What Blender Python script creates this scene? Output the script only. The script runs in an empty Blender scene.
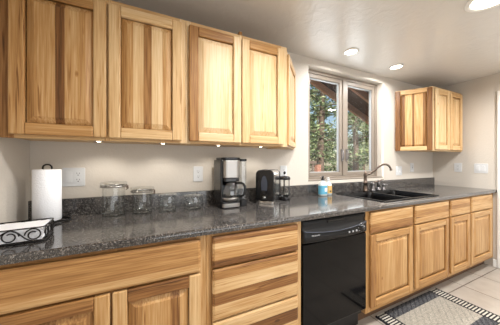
import bpy, bmesh, math, random
from mathutils import Vector, Matrix
R = math.radians
C = bpy.context.scene.collection
S = bpy.context.scene
PI = math.pi
rnd = random.Random(7)

# ---------------------------------------------------------------- camera
cd = bpy.data.cameras.new('camera'); cam = bpy.data.objects.new('camera', cd); C.objects.link(cam)
cam.location = (0, 0, 1.247); cam.rotation_euler = (R(90), 0, R(-25.2))
cd.sensor_width = 36; cd.lens = 215 / 500 * 36; cd.shift_y = -0.002; cd.clip_start = .02
S.camera = cam
# ---------------------------------------------------------------- colour management
S.view_settings.view_transform = 'Standard'; S.view_settings.look = 'None'
S.view_settings.gamma = 1; S.view_settings.use_curve_mapping = False
S.view_settings.exposure = 0.23
S.cycles.use_denoising = True
S.cycles.max_bounces = 10; S.cycles.transparent_max_bounces = 24
S.cycles.sample_clamp_indirect = 6
# ---------------------------------------------------------------- world
w = bpy.data.worlds.new('world'); S.world = w; w.use_nodes = True
nt = w.node_tree; bg = nt.nodes['Background']
sky = nt.nodes.new('ShaderNodeTexSky'); sky.sky_type = 'NISHITA'; sky.sun_disc = False
sky.sun_elevation = R(48); sky.sun_rotation = R(200); sky.air_density = 1.2; sky.dust_density = .6
nt.links.new(sky.outputs[0], bg.inputs[0]); bg.inputs[1].default_value = .12
# ---------------------------------------------------------------- sun + added rear fill lamp and daylight at the window
sd = bpy.data.lights.new('sun', 'SUN'); sd.energy = 8.5; sd.angle = R(.6); sd.color = (1, .95, .87)
so = bpy.data.objects.new('sun', sd); C.objects.link(so); so.rotation_euler = (R(48), 0, R(-28))

def area(name, loc, rot, sx, sy, e, col, spread=PI):
    d = bpy.data.lights.new(name, 'AREA'); d.shape = 'RECTANGLE'; d.size = sx; d.size_y = sy
    d.energy = e; d.color = col; d.spread = spread
    o = bpy.data.objects.new(name, d); C.objects.link(o); o.location = loc; o.rotation_euler = rot
    return o
area('rear_fill', (1.8, -2.5, 1.25), (R(101), 0, 0), 3.4, 1.9, 46, (.88, .94, 1))  # unseen fill lamp, added before the solid rear wall to brighten the room
area('window_daylight', (2.02, 1.9, 1.64), (R(-90), 0, 0), 1.0, 1.0, 10, (.93, .97, 1))
LAMP_W = 16.0       # each recessed ceiling lamp
PUCK_W = .55       # each lamp under the wall cabinets

# ================================================================ materials
def nm(name):
    m = bpy.data.materials.new(name); m.use_nodes = True
    t = m.node_tree; b = t.nodes['Principled BSDF']
    return m, t, b
def N(t, ty, **k):
    n = t.nodes.new(ty)
    for a, v in k.items(): setattr(n, a, v)
    return n
def lin(c):
    return tuple(((x / 255) / 12.92 if x / 255 <= .04045 else ((x / 255 + .055) / 1.055) ** 2.4) for x in c) + (1,)
def plain(name, rgb, rough=.5, metal=0, spec=.5, coat=0, noise=0, nscale=40, bump=0, bscale=200):
    m, t, b = nm(name)
    col = lin(rgb)
    b.inputs['Base Color'].default_value = col
    b.inputs['Roughness'].default_value = rough; b.inputs['Metallic'].default_value = metal
    b.inputs['Specular IOR Level'].default_value = spec; b.inputs['Coat Weight'].default_value = coat
    tc = N(t, 'ShaderNodeTexCoord')
    n = N(t, 'ShaderNodeTexNoise'); n.inputs['Scale'].default_value = nscale; n.inputs['Detail'].default_value = 3
    t.links.new(tc.outputs['Object'], n.inputs['Vector'])
    mx = N(t, 'ShaderNodeMix', data_type='RGBA', blend_type='MULTIPLY')
    mx.inputs[0].default_value = noise
    mx.inputs[6].default_value = col
    t.links.new(n.outputs['Fac'], mx.inputs[7])
    t.links.new(mx.outputs[2], b.inputs['Base Color'])
    if bump:
        n2 = N(t, 'ShaderNodeTexNoise'); n2.inputs['Scale'].default_value = bscale; n2.inputs['Detail'].default_value = 4
        t.links.new(tc.outputs['Object'], n2.inputs['Vector'])
        bp = N(t, 'ShaderNodeBump'); bp.inputs['Strength'].default_value = bump; bp.inputs['Distance'].default_value = .01
        t.links.new(n2.outputs['Fac'], bp.inputs['Height']); t.links.new(bp.outputs[0], b.inputs['Normal'])
    return m
def emit(name, rgb, s):
    m, t, b = nm(name)
    b.inputs['Emission Color'].default_value = lin(rgb); b.inputs['Emission Strength'].default_value = s
    b.inputs['Base Color'].default_value = lin(rgb)
    return m
def thin_glass(name, tint=(.97, .98, .98), refl=1.0, rough=.0, f0=.04):
    m, t, b = nm(name); t.nodes.remove(b)
    out = t.nodes['Material Output']
    tr = N(t, 'ShaderNodeBsdfTransparent'); tr.inputs[0].default_value = (*tint, 1)
    gl = N(t, 'ShaderNodeBsdfGlossy'); gl.inputs['Roughness'].default_value = rough
    lw = N(t, 'ShaderNodeLayerWeight'); lw.inputs[0].default_value = .5
    pw = N(t, 'ShaderNodeMath', operation='POWER'); pw.inputs[1].default_value = 3.0
    ml = N(t, 'ShaderNodeMath', operation='MULTIPLY_ADD'); ml.inputs[1].default_value = refl * .7; ml.inputs[2].default_value = f0
    t.links.new(lw.outputs['Facing'], pw.inputs[0]); t.links.new(pw.outputs[0], ml.inputs[0])
    mx = N(t, 'ShaderNodeMixShader')
    t.links.new(ml.outputs[0], mx.inputs[0]); t.links.new(tr.outputs[0], mx.inputs[1]); t.links.new(gl.outputs[0], mx.inputs[2])
    t.links.new(mx.outputs[0], out.inputs[0])
    return m
def wood(name, axis):
    """hickory: face attribute 'tone' 0 pale sapwood .. 1 brown heartwood, 'seed' shifts the grain"""
    m, t, b = nm(name); L = t.links.new
    tc = N(t, 'ShaderNodeTexCoord')
    at = N(t, 'ShaderNodeAttribute', attribute_name='tone'); sd_ = N(t, 'ShaderNodeAttribute', attribute_name='seed')
    def vec(cross, along):
        mp = N(t, 'ShaderNodeVectorMath', operation='MULTIPLY')
        mp.inputs[1].default_value = (along, cross, cross) if axis == 'x' else (cross, cross, along)
        L(tc.outputs['Object'], mp.inputs[0])
        cs = N(t, 'ShaderNodeVectorMath', operation='SCALE'); cs.inputs[0].default_value = (13.1, 7.7, 9.3)
        L(sd_.outputs['Fac'], cs.inputs['Scale'])
        ad = N(t, 'ShaderNodeVectorMath', operation='ADD'); L(mp.outputs[0], ad.inputs[0]); L(cs.outputs[0], ad.inputs[1])
        return ad.outputs[0]
    n1 = N(t, 'ShaderNodeTexNoise'); n1.inputs['Scale'].default_value = 1; n1.inputs['Detail'].default_value = 3; n1.inputs['Distortion'].default_value = .9
    L(vec(19, 1.0), n1.inputs['Vector'])
    n2 = N(t, 'ShaderNodeTexNoise'); n2.inputs['Scale'].default_value = 1; n2.inputs['Detail'].default_value = 4; n2.inputs['Distortion'].default_value = .3
    L(vec(150, 5), n2.inputs['Vector'])
    # heart streaks: thin dark flames
    n3 = N(t, 'ShaderNodeTexNoise'); n3.inputs['Scale'].default_value = 1; n3.inputs['Detail'].default_value = 2; n3.inputs['Distortion'].default_value = 1.6
    L(vec(52, 2.0), n3.inputs['Vector'])
    st = N(t, 'ShaderNodeMapRange'); st.inputs[1].default_value = .63; st.inputs[2].default_value = .74; st.inputs[3].default_value = 0; st.inputs[4].default_value = .30
    L(n3.outputs['Fac'], st.inputs[0])
    a1 = N(t, 'ShaderNodeMapRange'); a1.inputs[1].default_value = .3; a1.inputs[2].default_value = .7; a1.inputs[3].default_value = -.075; a1.inputs[4].default_value = .085
    L(n1.outputs['Fac'], a1.inputs[0])
    a2 = N(t, 'ShaderNodeMapRange'); a2.inputs[1].default_value = .3; a2.inputs[2].default_value = .7; a2.inputs[3].default_value = -.11; a2.inputs[4].default_value = .14
    L(n2.outputs['Fac'], a2.inputs[0])
    # knots
    vo = N(t, 'ShaderNodeTexVoronoi', feature='F1'); vo.inputs['Scale'].default_value = 1
    L(vec(7.0, 3.2), vo.inputs['Vector'])
    kn = N(t, 'ShaderNodeMapRange'); kn.inputs[1].default_value = .02; kn.inputs[2].default_value = .075; kn.inputs[3].default_value = .55; kn.inputs[4].default_value = 0
    L(vo.outputs['Distance'], kn.inputs[0])
    acc = at.outputs['Fac']
    for s in (a1, a2, st, kn):
        ad = N(t, 'ShaderNodeMath', operation='ADD'); L(acc, ad.inputs[0]); L(s.outputs[0], ad.inputs[1]); acc = ad.outputs[0]
    cr = N(t, 'ShaderNodeValToRGB'); e = cr.color_ramp.elements
    e[0].position = 0; e[0].color = lin((223, 198, 160)); e[1].position = 1; e[1].color = lin((84, 54, 29))
    for p, c in ((.25, (205, 171, 124)), (.5, (176, 132, 80)), (.75, (128, 86, 47))):
        q = e.new(p); q.color = lin(c)
    L(acc, cr.inputs[0]); L(cr.outputs[0], b.inputs['Base Color'])
    b.inputs['Roughness'].default_value = .44; b.inputs['Specular IOR Level'].default_value = .32
    bp = N(t, 'ShaderNodeBump'); bp.inputs['Strength'].default_value = .08; bp.inputs['Distance'].default_value = .002
    L(n2.outputs['Fac'], bp.inputs['Height']); L(bp.outputs[0], b.inputs['Normal'])
    return m
def granite():
    m, t, b = nm('dark_speckled_stone'); L = t.links.new
    tc = N(t, 'ShaderNodeTexCoord')
    v1 = N(t, 'ShaderNodeTexVoronoi'); v1.inputs['Scale'].default_value = 210
    v2 = N(t, 'ShaderNodeTexVoronoi'); v2.inputs['Scale'].default_value = 420
    n = N(t, 'ShaderNodeTexNoise'); n.inputs['Scale'].default_value = 60; n.inputs['Detail'].default_value = 4
    for x in (v1, v2, n): L(tc.outputs['Object'], x.inputs['Vector'])
    r1 = N(t, 'ShaderNodeValToRGB'); r1.color_ramp.interpolation = 'CONSTANT'; e = r1.color_ramp.elements
    e[0].position = 0; e[0].color = lin((38, 36, 36)); e[1].position = .42; e[1].color = lin((56, 53, 51))
    for p, c in ((.62, (80, 76, 73)), (.76, (40, 39, 40)), (.90, (140, 134, 129))):
        q = e.new(p); q.color = lin(c)
    sp = N(t, 'ShaderNodeSeparateColor'); L(v1.outputs['Color'], sp.inputs[0]); L(sp.outputs[0], r1.inputs[0])
    r2 = N(t, 'ShaderNodeValToRGB'); r2.color_ramp.interpolation = 'CONSTANT'; e = r2.color_ramp.elements
    e[0].position = 0; e[0].color = lin((24, 24, 26)); e[1].position = .5; e[1].color = lin((68, 65, 63))
    q = e.new(.85); q.color = lin((140, 134, 128))
    sp2 = N(t, 'ShaderNodeSeparateColor'); L(v2.outputs['Color'], sp2.inputs[0]); L(sp2.outputs[1], r2.inputs[0])
    mx = N(t, 'ShaderNodeMix', data_type='RGBA'); L(n.outputs['Fac'], mx.inputs[0]); L(r1.outputs[0], mx.inputs[6]); L(r2.outputs[0], mx.inputs[7])
    L(mx.outputs[2], b.inputs['Base Color'])
    b.inputs['Roughness'].default_value = .13; b.inputs['Specular IOR Level'].default_value = 1.0
    return m
def wall_paint(name, rgb, rough, bump, bscale, spec=.4):
    m, t, b = nm(name); L = t.links.new
    tc = N(t, 'ShaderNodeTexCoord')
    n = N(t, 'ShaderNodeTexNoise'); n.inputs['Scale'].default_value = bscale; n.inputs['Detail'].default_value = 5; n.inputs['Distortion'].default_value = .8
    n2 = N(t, 'ShaderNodeTexNoise'); n2.inputs['Scale'].default_value = 3; n2.inputs['Detail'].default_value = 2
    L(tc.outputs['Object'], n.inputs['Vector']); L(tc.outputs['Object'], n2.inputs['Vector'])
    cr = N(t, 'ShaderNodeValToRGB'); e = cr.color_ramp.elements
    e[0].color = lin(tuple(x * .965 for x in rgb)); e[1].color = lin(rgb)
    L(n2.outputs['Fac'], cr.inputs[0]); L(cr.outputs[0], b.inputs['Base Color'])
    b.inputs['Roughness'].default_value = rough; b.inputs['Specular IOR Level'].default_value = spec
    bp = N(t, 'ShaderNodeBump'); bp.inputs['Strength'].default_value = bump; bp.inputs['Distance'].default_value = .01
    mr = N(t, 'ShaderNodeMapRange'); mr.inputs[1].default_value = .42; mr.inputs[2].default_value = .62
    L(n.outputs['Fac'], mr.inputs[0]); L(mr.outputs[0], bp.inputs['Height']); L(bp.outputs[0], b.inputs['Normal'])
    return m
def tile_floor():
    m, t, b = nm('beige_ceramic_tile'); L = t.links.new
    tc = N(t, 'ShaderNodeTexCoord')
    mp = N(t, 'ShaderNodeMapping'); mp.inputs['Location'].default_value = (-2.855, -1.042, 0)
    L(tc.outputs['Object'], mp.inputs[0])
    br = N(t, 'ShaderNodeTexBrick'); br.offset = 0; br.squash = 1
    br.inputs['Scale'].default_value = 1; br.inputs['Brick Width'].default_value = .412; br.inputs['Row Height'].default_value = .412
    br.inputs['Mortar Size'].default_value = .0045; br.inputs['Mortar Smooth'].default_value = .1; br.inputs['Bias'].default_value = 0
    br.inputs['Color1'].default_value = lin((178, 169, 158)); br.inputs['Color2'].default_value = lin((166, 157, 147)); br.inputs['Mortar'].default_value = lin((104, 94, 84))
    L(mp.outputs[0], br.inputs['Vector'])
    n = N(t, 'ShaderNodeTexNoise'); n.inputs['Scale'].default_value = 9; n.inputs['Detail'].default_value = 5
    L(tc.outputs['Object'], n.inputs['Vector'])
    mx = N(t, 'ShaderNodeMix', data_type='RGBA', blend_type='MULTIPLY'); mx.inputs[0].default_value = .5
    cr = N(t, 'ShaderNodeValToRGB'); e = cr.color_ramp.elements; e[0].position = .3; e[0].color = (.72, .70, .68, 1); e[1].position = .65; e[1].color = (1, 1, 1, 1)
    L(n.outputs['Fac'], cr.inputs[0]); L(br.outputs['Color'], mx.inputs[6]); L(cr.outputs[0], mx.inputs[7]); L(mx.outputs[2], b.inputs['Base Color'])
    b.inputs['Roughness'].default_value = .38
    bp = N(t, 'ShaderNodeBump', invert=True); bp.inputs['Strength'].default_value = .5; bp.inputs['Distance'].default_value = .003
    L(br.outputs['Fac'], bp.inputs['Height']); L(bp.outputs[0], b.inputs['Normal'])
    return m
def attr_colour(name, ramp, rough=.8, trans=0, nscale=0, namt=.2):
    """colour from the face attribute 'tone' through a ramp"""
    m, t, b = nm(name); L = t.links.new
    at = N(t, 'ShaderNodeAttribute', attribute_name='tone')
    acc = at.outputs['Fac']
    if nscale:
        tc = N(t, 'ShaderNodeTexCoord'); n = N(t, 'ShaderNodeTexNoise'); n.inputs['Scale'].default_value = nscale; n.inputs['Detail'].default_value = 4
        L(tc.outputs['Object'], n.inputs['Vector'])
        mr = N(t, 'ShaderNodeMapRange'); mr.inputs[1].default_value = .3; mr.inputs[2].default_value = .7; mr.inputs[3].default_value = -namt; mr.inputs[4].default_value = namt
        L(n.outputs['Fac'], mr.inputs[0])
        ad = N(t, 'ShaderNodeMath', operation='ADD'); L(acc, ad.inputs[0]); L(mr.outputs[0], ad.inputs[1]); acc = ad.outputs[0]
    cr = N(t, 'ShaderNodeValToRGB'); e = cr.color_ramp.elements
    e[0].position = ramp[0][0]; e[0].color = lin(ramp[0][1]); e[1].position = ramp[-1][0]; e[1].color = lin(ramp[-1][1])
    for p, c in ramp[1:-1]:
        q = e.new(p); q.color = lin(c)
    L(acc, cr.inputs[0]); L(cr.outputs[0], b.inputs['Base Color'])
    b.inputs['Roughness'].default_value = rough; b.inputs['Specular IOR Level'].default_value = .25
    if trans: b.inputs['Transmission Weight'].default_value = 0
    return m

M = {}
M['wv'] = wood('hickory_upright_grain', 'z'); M['wh'] = wood('hickory_level_grain', 'x')
M['stone'] = granite()
M['wall'] = wall_paint('warm_beige_wall_paint', (205, 197, 186), .55, .10, 60)
M['ceil'] = wall_paint('skip_trowel_ceiling_paint', (210, 205, 198), .26, .10, 15, .8)
M['tile'] = tile_floor()
M['white'] = plain('white_plastic', (206, 207, 208), .35)
M['slot'] = plain('dark_slot', (40, 38, 36), .6)
M['doorpaint'] = plain('white_door_paint', (232, 230, 226), .4)
M['vinyl'] = plain('taupe_window_frame', (130, 119, 107), .42)
M['spacer'] = plain('pale_grey_gasket', (150, 150, 149), .4)
M['glass'] = thin_glass('clear_window_glass', (.95, .96, .96), .35, 0, .035)
M['jar'] = thin_glass('clear_jar_glass', (.955, .965, .96), 1.0, .02, .08)
M['black'] = plain('black_gloss_plastic', (17, 17, 18), .22, 0, .5)
M['blackmatte'] = plain('black_satin_plastic', (15, 15, 16), .38, 0, .3)
M['reflect_grey'] = plain('painted_reflection_grey', (62, 66, 76), .25)  # bluish-grey reflection put into the colour, for toaster recess and dishwasher lip
M['dw'] = plain('black_enamel', (6, 6, 7), .10, 0, .2)
M['sink'] = plain('black_composite', (4, 4, 5), .25, 0, .14, bump=.05, bscale=600)
M['steel'] = plain('brushed_stainless_steel', (158, 154, 149), .32, 1)
M['chrome'] = plain('chrome', (215, 214, 212), .12, 1)
M['bronze'] = plain('dark_brushed_bronze', (112, 98, 88), .3, 1)
M['bronzegrey'] = plain('pewter_bronze', (142, 138, 138), .3, 1)
M['iron'] = plain('black_wrought_wire', (22, 19, 18), .4, .3)
M['paper'] = plain('white_paper_towel', (238, 239, 242), .9, 0, .1, bump=.25, bscale=160)
M['napkin'] = plain('white_paper_napkin', (232, 233, 236), .9, 0, .1, bump=.1, bscale=60)
M['lamp'] = emit('warm_white_lamp_lens', (255, 247, 232), 9)
M['puck'] = emit('warm_puck_lens', (255, 238, 205), 14)
M['trimring'] = plain('white_lamp_trim', (222, 218, 210), .4)
M['coffee'] = plain('dark_coffee', (22, 12, 8), .15)
M['carafe'] = thin_glass('smoky_carafe_glass', (.86, .87, .88), 1.0, .03, .15)
M['tank'] = thin_glass('grey_tank_plastic', (.90, .91, .91), .8, .08, .12)
M['bluelabel'] = plain('light_blue_label', (92, 164, 192), .5)
M['orangelabel'] = plain('amber_label', (206, 168, 100), .5)
M['whitelabel'] = plain('white_label_panel', (228, 232, 234), .5)
M['bottle'] = plain('translucent_bottle', (196, 206, 206), .25)
M['graytext'] = plain('pale_grey_print', (178, 178, 180), .4)
M['toe'] = plain('dark_toe_board', (92, 66, 44), .6)
M['foliage'] = attr_colour('pine_needles', ((0, (46, 60, 40)), (.45, (98, 116, 76)), (.8, (156, 166, 118)), (1, (204, 206, 160))), .75)
M['bark'] = plain('grey_brown_bark', (122, 104, 90), .9, 0, .1, noise=.5, nscale=14, bump=.6, bscale=20)
M['roofwood'] = plain('dark_brown_porch_board', (84, 54, 46), .7, noise=.3, nscale=10)
M['rafter'] = plain('sunlit_rafter_tint', (205, 150, 118), .6, noise=.2, nscale=10)  # colour lightened to paint in the light the rafters catch
M['rail'] = plain('weathered_rail_wood', (112, 96, 86), .8)
M['shed'] = plain('dusty_red_siding', (168, 118, 98), .8)
M['ground'] = plain('dry_earth', (168, 152, 128), .95, noise=.4, nscale=3)
M['rug'] = attr_colour('woven_rug_yarn', ((0, (24, 24, 27)), (.3, (66, 67, 72)), (.7, (160, 154, 142)), (1, (196, 191, 180))), .95, 0, 150, .16)

# ================================================================ mesh helpers
class MB:
    def __init__(s): s.v = []; s.f = []; s.tone = []; s.seed = []; s.mi = []; s.sm = []
    def face(s, idx, tone=.3, seed=0, mi=0, sm=False):
        s.f.append(tuple(idx)); s.tone.append(tone); s.seed.append(seed); s.mi.append(mi); s.sm.append(sm)
    def add(s, pts):
        n = len(s.v); s.v += [tuple(p) for p in pts]; return list(range(n, n + len(pts)))
    def box(s, x0, x1, y0, y1, z0, z1, tone=.3, mi=0, seed=None):
        seed = rnd.uniform(0, 40) if seed is None else seed
        i = s.add([(x0, y0, z0), (x1, y0, z0), (x1, y1, z0), (x0, y1, z0), (x0, y0, z1), (x1, y0, z1), (x1, y1, z1), (x0, y1, z1)])
        for q in ((0, 3, 2, 1), (4, 5, 6, 7), (0, 1, 5, 4), (1, 2, 6, 5), (2, 3, 7, 6), (3, 0, 4, 7)):
            s.face([i[k] for k in q], tone, seed, mi)
        return s
    def prism(s, poly, z0, z1, tone=.3, mi=0, axis='z', sm=False, scale_top=1.0):
        """poly in the plane across axis; extruded along axis"""
        def P(a, b, c): return {'z': (a, b, c), 'x': (c, a, b), 'y': (a, c, b)}[axis]
        n = len(poly); sd_ = rnd.uniform(0, 40)
        cx = sum(p[0] for p in poly) / n; cy = sum(p[1] for p in poly) / n
        lo = s.add([P(a, b, z0) for a, b in poly]); hi = s.add([P(cx + (a - cx) * scale_top, cy + (b - cy) * scale_top, z1) for a, b in poly])
        s.face(lo[::-1], tone, sd_, mi); s.face(hi, tone, sd_, mi)
        for k in range(n):
            j = (k + 1) % n; s.face([lo[k], lo[j], hi[j], hi[k]], tone, sd_, mi, sm)
        return s
    def lathe(s, prof, c=(0, 0, 0), n=32, mi=0, sm=True, closed=False):
        rings = []
        for r, z in prof:
            if r < 1e-6: rings.append(s.add([(c[0], c[1], c[2] + z)]) * n)
            else: rings.append(s.add([(c[0] + r * math.cos(2 * PI * k / n), c[1] + r * math.sin(2 * PI * k / n), c[2] + z) for k in range(n)]))
        pr = list(zip(rings, rings[1:])) + ([(rings[-1], rings[0])] if closed else [])
        for a, b in pr:
            for k in range(n):
                j = (k + 1) % n
                q = [a[k], a[j], b[j], b[k]]; u = []
                for x in q:
                    if x not in u: u.append(x)
                if len(u) > 2: s.face(u, .3, 0, mi, sm)
        return s
    def tube(s, pts, r, n=8, closed=False, mi=0, rr=None):
        pts = [Vector(p) for p in pts]; m = len(pts); rings = []; up = None
        for k in range(m):
            if closed: d = pts[(k + 1) % m] - pts[k - 1]
            else: d = pts[min(k + 1, m - 1)] - pts[max(k - 1, 0)]
            d.normalize()
            if up is None:
                up = Vector((0, 0, 1)) if abs(d.z) < .9 else Vector((1, 0, 0))
            a = (up - d * up.dot(d))
            if a.length < 1e-4: a = d.orthogonal()
            a.normalize(); up = a; b = d.cross(a)
            rad = rr[k] if rr else r
            rings.append(s.add([pts[k] + a * rad * math.cos(2 * PI * j / n) + b * rad * math.sin(2 * PI * j / n) for j in range(n)]))
        for k in range(m if closed else m - 1):
            A = rings[k]; B = rings[(k + 1) % m]
            for j in range(n): s.face([A[j], A[(j + 1) % n], B[(j + 1) % n], B[j]], .3, 0, mi, True)
        if not closed: s.face(rings[0][::-1], .3, 0, mi); s.face(rings[-1], .3, 0, mi)
        return s
    def build(s, name, mats, parent=None, loc=(0, 0, 0), rotz=0, bevel=0, seg=2, normals=True):
        me = bpy.data.meshes.new(name); me.from_pydata(s.v, [], s.f)
        for m_ in (mats if isinstance(mats, (list, tuple)) else [mats]): me.materials.append(M[m_])
        a = me.attributes.new('tone', 'FLOAT', 'FACE'); b = me.attributes.new('seed', 'FLOAT', 'FACE')
        a.data.foreach_set('value', s.tone); b.data.foreach_set('value', s.seed)
        me.polygons.foreach_set('material_index', s.mi); me.polygons.foreach_set('use_smooth', s.sm)
        if normals:
            bm = bmesh.new(); bm.from_mesh(me); bmesh.ops.recalc_face_normals(bm, faces=bm.faces); bm.to_mesh(me); bm.free()
        me.update()
        o = bpy.data.objects.new(name, me); C.objects.link(o)
        o.location = loc; o.rotation_euler = (0, 0, rotz)
        if parent: o.parent = parent
        if bevel:
            bv = o.modifiers.new('bevel', 'BEVEL'); bv.width = bevel; bv.segments = seg; bv.limit_method = 'ANGLE'; bv.angle_limit = R(40)
        return o
def rrect(x0, x1, y0, y1, r, n=5):
    o = []
    for cx, cy, a in ((x1 - r, y0 + r, -90), (x1 - r, y1 - r, 0), (x0 + r, y1 - r, 90), (x0 + r, y0 + r, 180)):
        for k in range(n + 1):
            t = R(a + 90 * k / n); o.append((cx + r * math.cos(t), cy + r * math.sin(t)))
    return o
def thing(name, label, cat, loc=(0, 0, 0), rotz=0, group=None):
    o = bpy.data.objects.new(name, None); C.objects.link(o); o.empty_display_size = .05
    o.location = loc; o.rotation_euler = (0, 0, rotz); o['label'] = label; o['category'] = cat
    if group: o['group'] = group
    return o
def tag(o, label, cat, group=None, kind=None):
    o['label'] = label; o['category'] = cat
    if group: o['group'] = group
    if kind: o['kind'] = kind
    return o
def struct(o, label=None):
    o['kind'] = 'structure'
    if label: o['label'] = label
    return o

# ================================================================ room
XL, XR, YB, YF, ZC = -.632, 3.72, 1.69, -2.6, 2.285
b = MB().box(XL - .1, XR + .1, YF - .1, YB + .15, -.1, 0); struct(b.build('floor', 'tile'), 'beige square ceramic tile floor')
b = MB().box(XL - .1, XR + .1, YF - .1, YB + .15, ZC, ZC + .25); struct(b.build('ceiling', 'ceil'), 'off white textured ceiling')
b = MB().box(XL - .12, XL, YF - .1, YB + .15, 0, ZC); struct(b.build('wall_left', 'wall'), 'beige left wall')
b = MB().box(XR, XR + .12, YF - .1, YB + .15, 0, ZC); struct(b.build('wall_right', 'wall'), 'beige right wall')
b = MB().box(XL, XR, YF - .12, YF, 0, ZC); struct(b.build('wall_rear', 'wall'), 'beige wall behind the viewer')
# back wall with a bull-nosed window opening
OX0, OX1, OZ0, OZ1 = 1.446, 2.600, 1.050, 2.212
b = MB()
def loop(x0, x1, z0, z1, y): return b.add([(x0, y, z0), (x1, y, z0), (x1, y, z1), (x0, y, z1)])
rb = .016
loops = [loop(XL - .1, XR + .1, -.05, ZC + .1, 1.84), loop(XL - .1, XR + .1, -.05, ZC + .1, YB)]
for k in range(6):
    t = R(90 * k / 5); g = rb * (1 - math.sin(t)); d = rb * (1 - math.cos(t))
    loops.append(loop(OX0 - g, OX1 + g, OZ0 - g, OZ1 + g, YB + d))
loops.append(loop(OX0, OX1, OZ0, OZ1, 1.84)); loops.append(loops[0])
for k in range(len(loops) - 1):
    A, B = loops[k], loops[k + 1]
    for j in range(4):
        b.face([A[j], A[(j + 1) % 4], B[(j + 1) % 4], B[j]], sm=2 <= k < 7)
struct(b.build('wall_back', 'wall'), 'beige back wall with a recessed window opening')
# baseboard, door with casing on the right wall
b = MB().box(XR - .013, XR, 1.055, 1.085, 0, .085); struct(b.build('baseboard_right', 'doorpaint', bevel=.003), 'short white baseboard beside the base cabinets')
dr = struct(thing('door_1', 'white door with white casing in the right wall', 'door', (XR, .2, 0)))
b = MB()
b.box(-.018, 0, .76, .85, 0, 2.075); b.box(-.018, 0, -.14, -.05, 0, 2.075); b.box(-.018, 0, -.05, .76, 1.985, 2.075)
b.build('door_casing', 'doorpaint', dr, bevel=.004)
b = MB().box(-.006, 0, -.05, .76, .005, 1.985)
for z0, z1 in ((.2, .95), (1.1, 1.85)):
    for y0, y1 in ((.03, .31), (.40, .68)): b.box(-.012, -.006, y0, y1, z0, z1)
b.build('door_leaf', 'doorpaint', dr, bevel=.003)
b = MB().lathe([(0, 0), (.012, 0), (.012, .03), (.026, .045), (.026, .06), (0, .07)])
h = b.build('door_knob', 'bronze', dr, loc=(-.006, .69, .95)); h.rotation_euler = (0, R(-90), 0)

# ---------------------------------------------------------------- window
wn = struct(thing('window_1', 'double casement window with taupe frame over the sink', 'window', (2.023, 1.767, OZ0)))
W2 = (OX1 - OX0) / 2; WH = OZ1 - OZ0
b = MB()
b.box(-W2, -W2 + .042, 0, .07, 0, WH); b.box(W2 - .042, W2, 0, .07, 0, WH)
b.box(-W2 + .042, W2 - .042, 0, .07, 0, .036); b.box(-W2 + .042, W2 - .042, 0, .07, WH - .036, WH); b.box(-.022, .022, -.004, .07, .036, WH - .036)
b.build('window_frame', 'vinyl', wn, bevel=.004)
for sx in (-1, 1):
    x0, x1 = (-W2 + .042, -.022) if sx < 0 else (.022, W2 - .042)
    z0, z1 = .036, WH - .036; e = .040
    b = MB(); x0 += .002; x1 -= .002; z0 += .002; z1 -= .002
    b.box(x0, x0 + e, .006, .055, z0, z1); b.box(x1 - e, x1, .006, .055, z0, z1); b.box(x0 + e, x1 - e, .006, .055, z0, z0 + e); b.box(x0 + e, x1 - e, .006, .055, z1 - e, z1)
    sash = b.build('casement_sash', 'vinyl', wn, bevel=.003)
    b = MB(); x0 += e; x1 -= e; z0 += e; z1 -= e; g = .008
    b.box(x0, x0 + g, .02, .04, z0, z1); b.box(x1 - g, x1, .02, .04, z0, z1); b.box(x0, x1, .02, .04, z0, z0 + g); b.box(x0, x1, .02, .04, z1 - g, z1)
    b.build('gasket', 'spacer', sash)
    b = MB().box(x0 + .004, x1 - .004, .028, .032, z0 + .004, z1 - .004); b.build('pane', 'glass', sash)
    xh = sx * .036
    b = MB().box(xh - .010, xh + .010, -.008, .006, .20, .34); b.tube([(xh, -.006, .32), (xh, -.024, .315), (xh, -.026, .28), (xh, -.024, .23), (xh, -.012, .215)], .006)
    b.build('lock_handle', 'bronzegrey', wn, bevel=.002)
b = MB().box(OX0 + .0, OX1 - .0, 1.692, 1.766, OZ0, OZ0 + .012); struct(b.build('trim_1', 'vinyl', bevel=.003), 'taupe sill board under the window')

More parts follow.
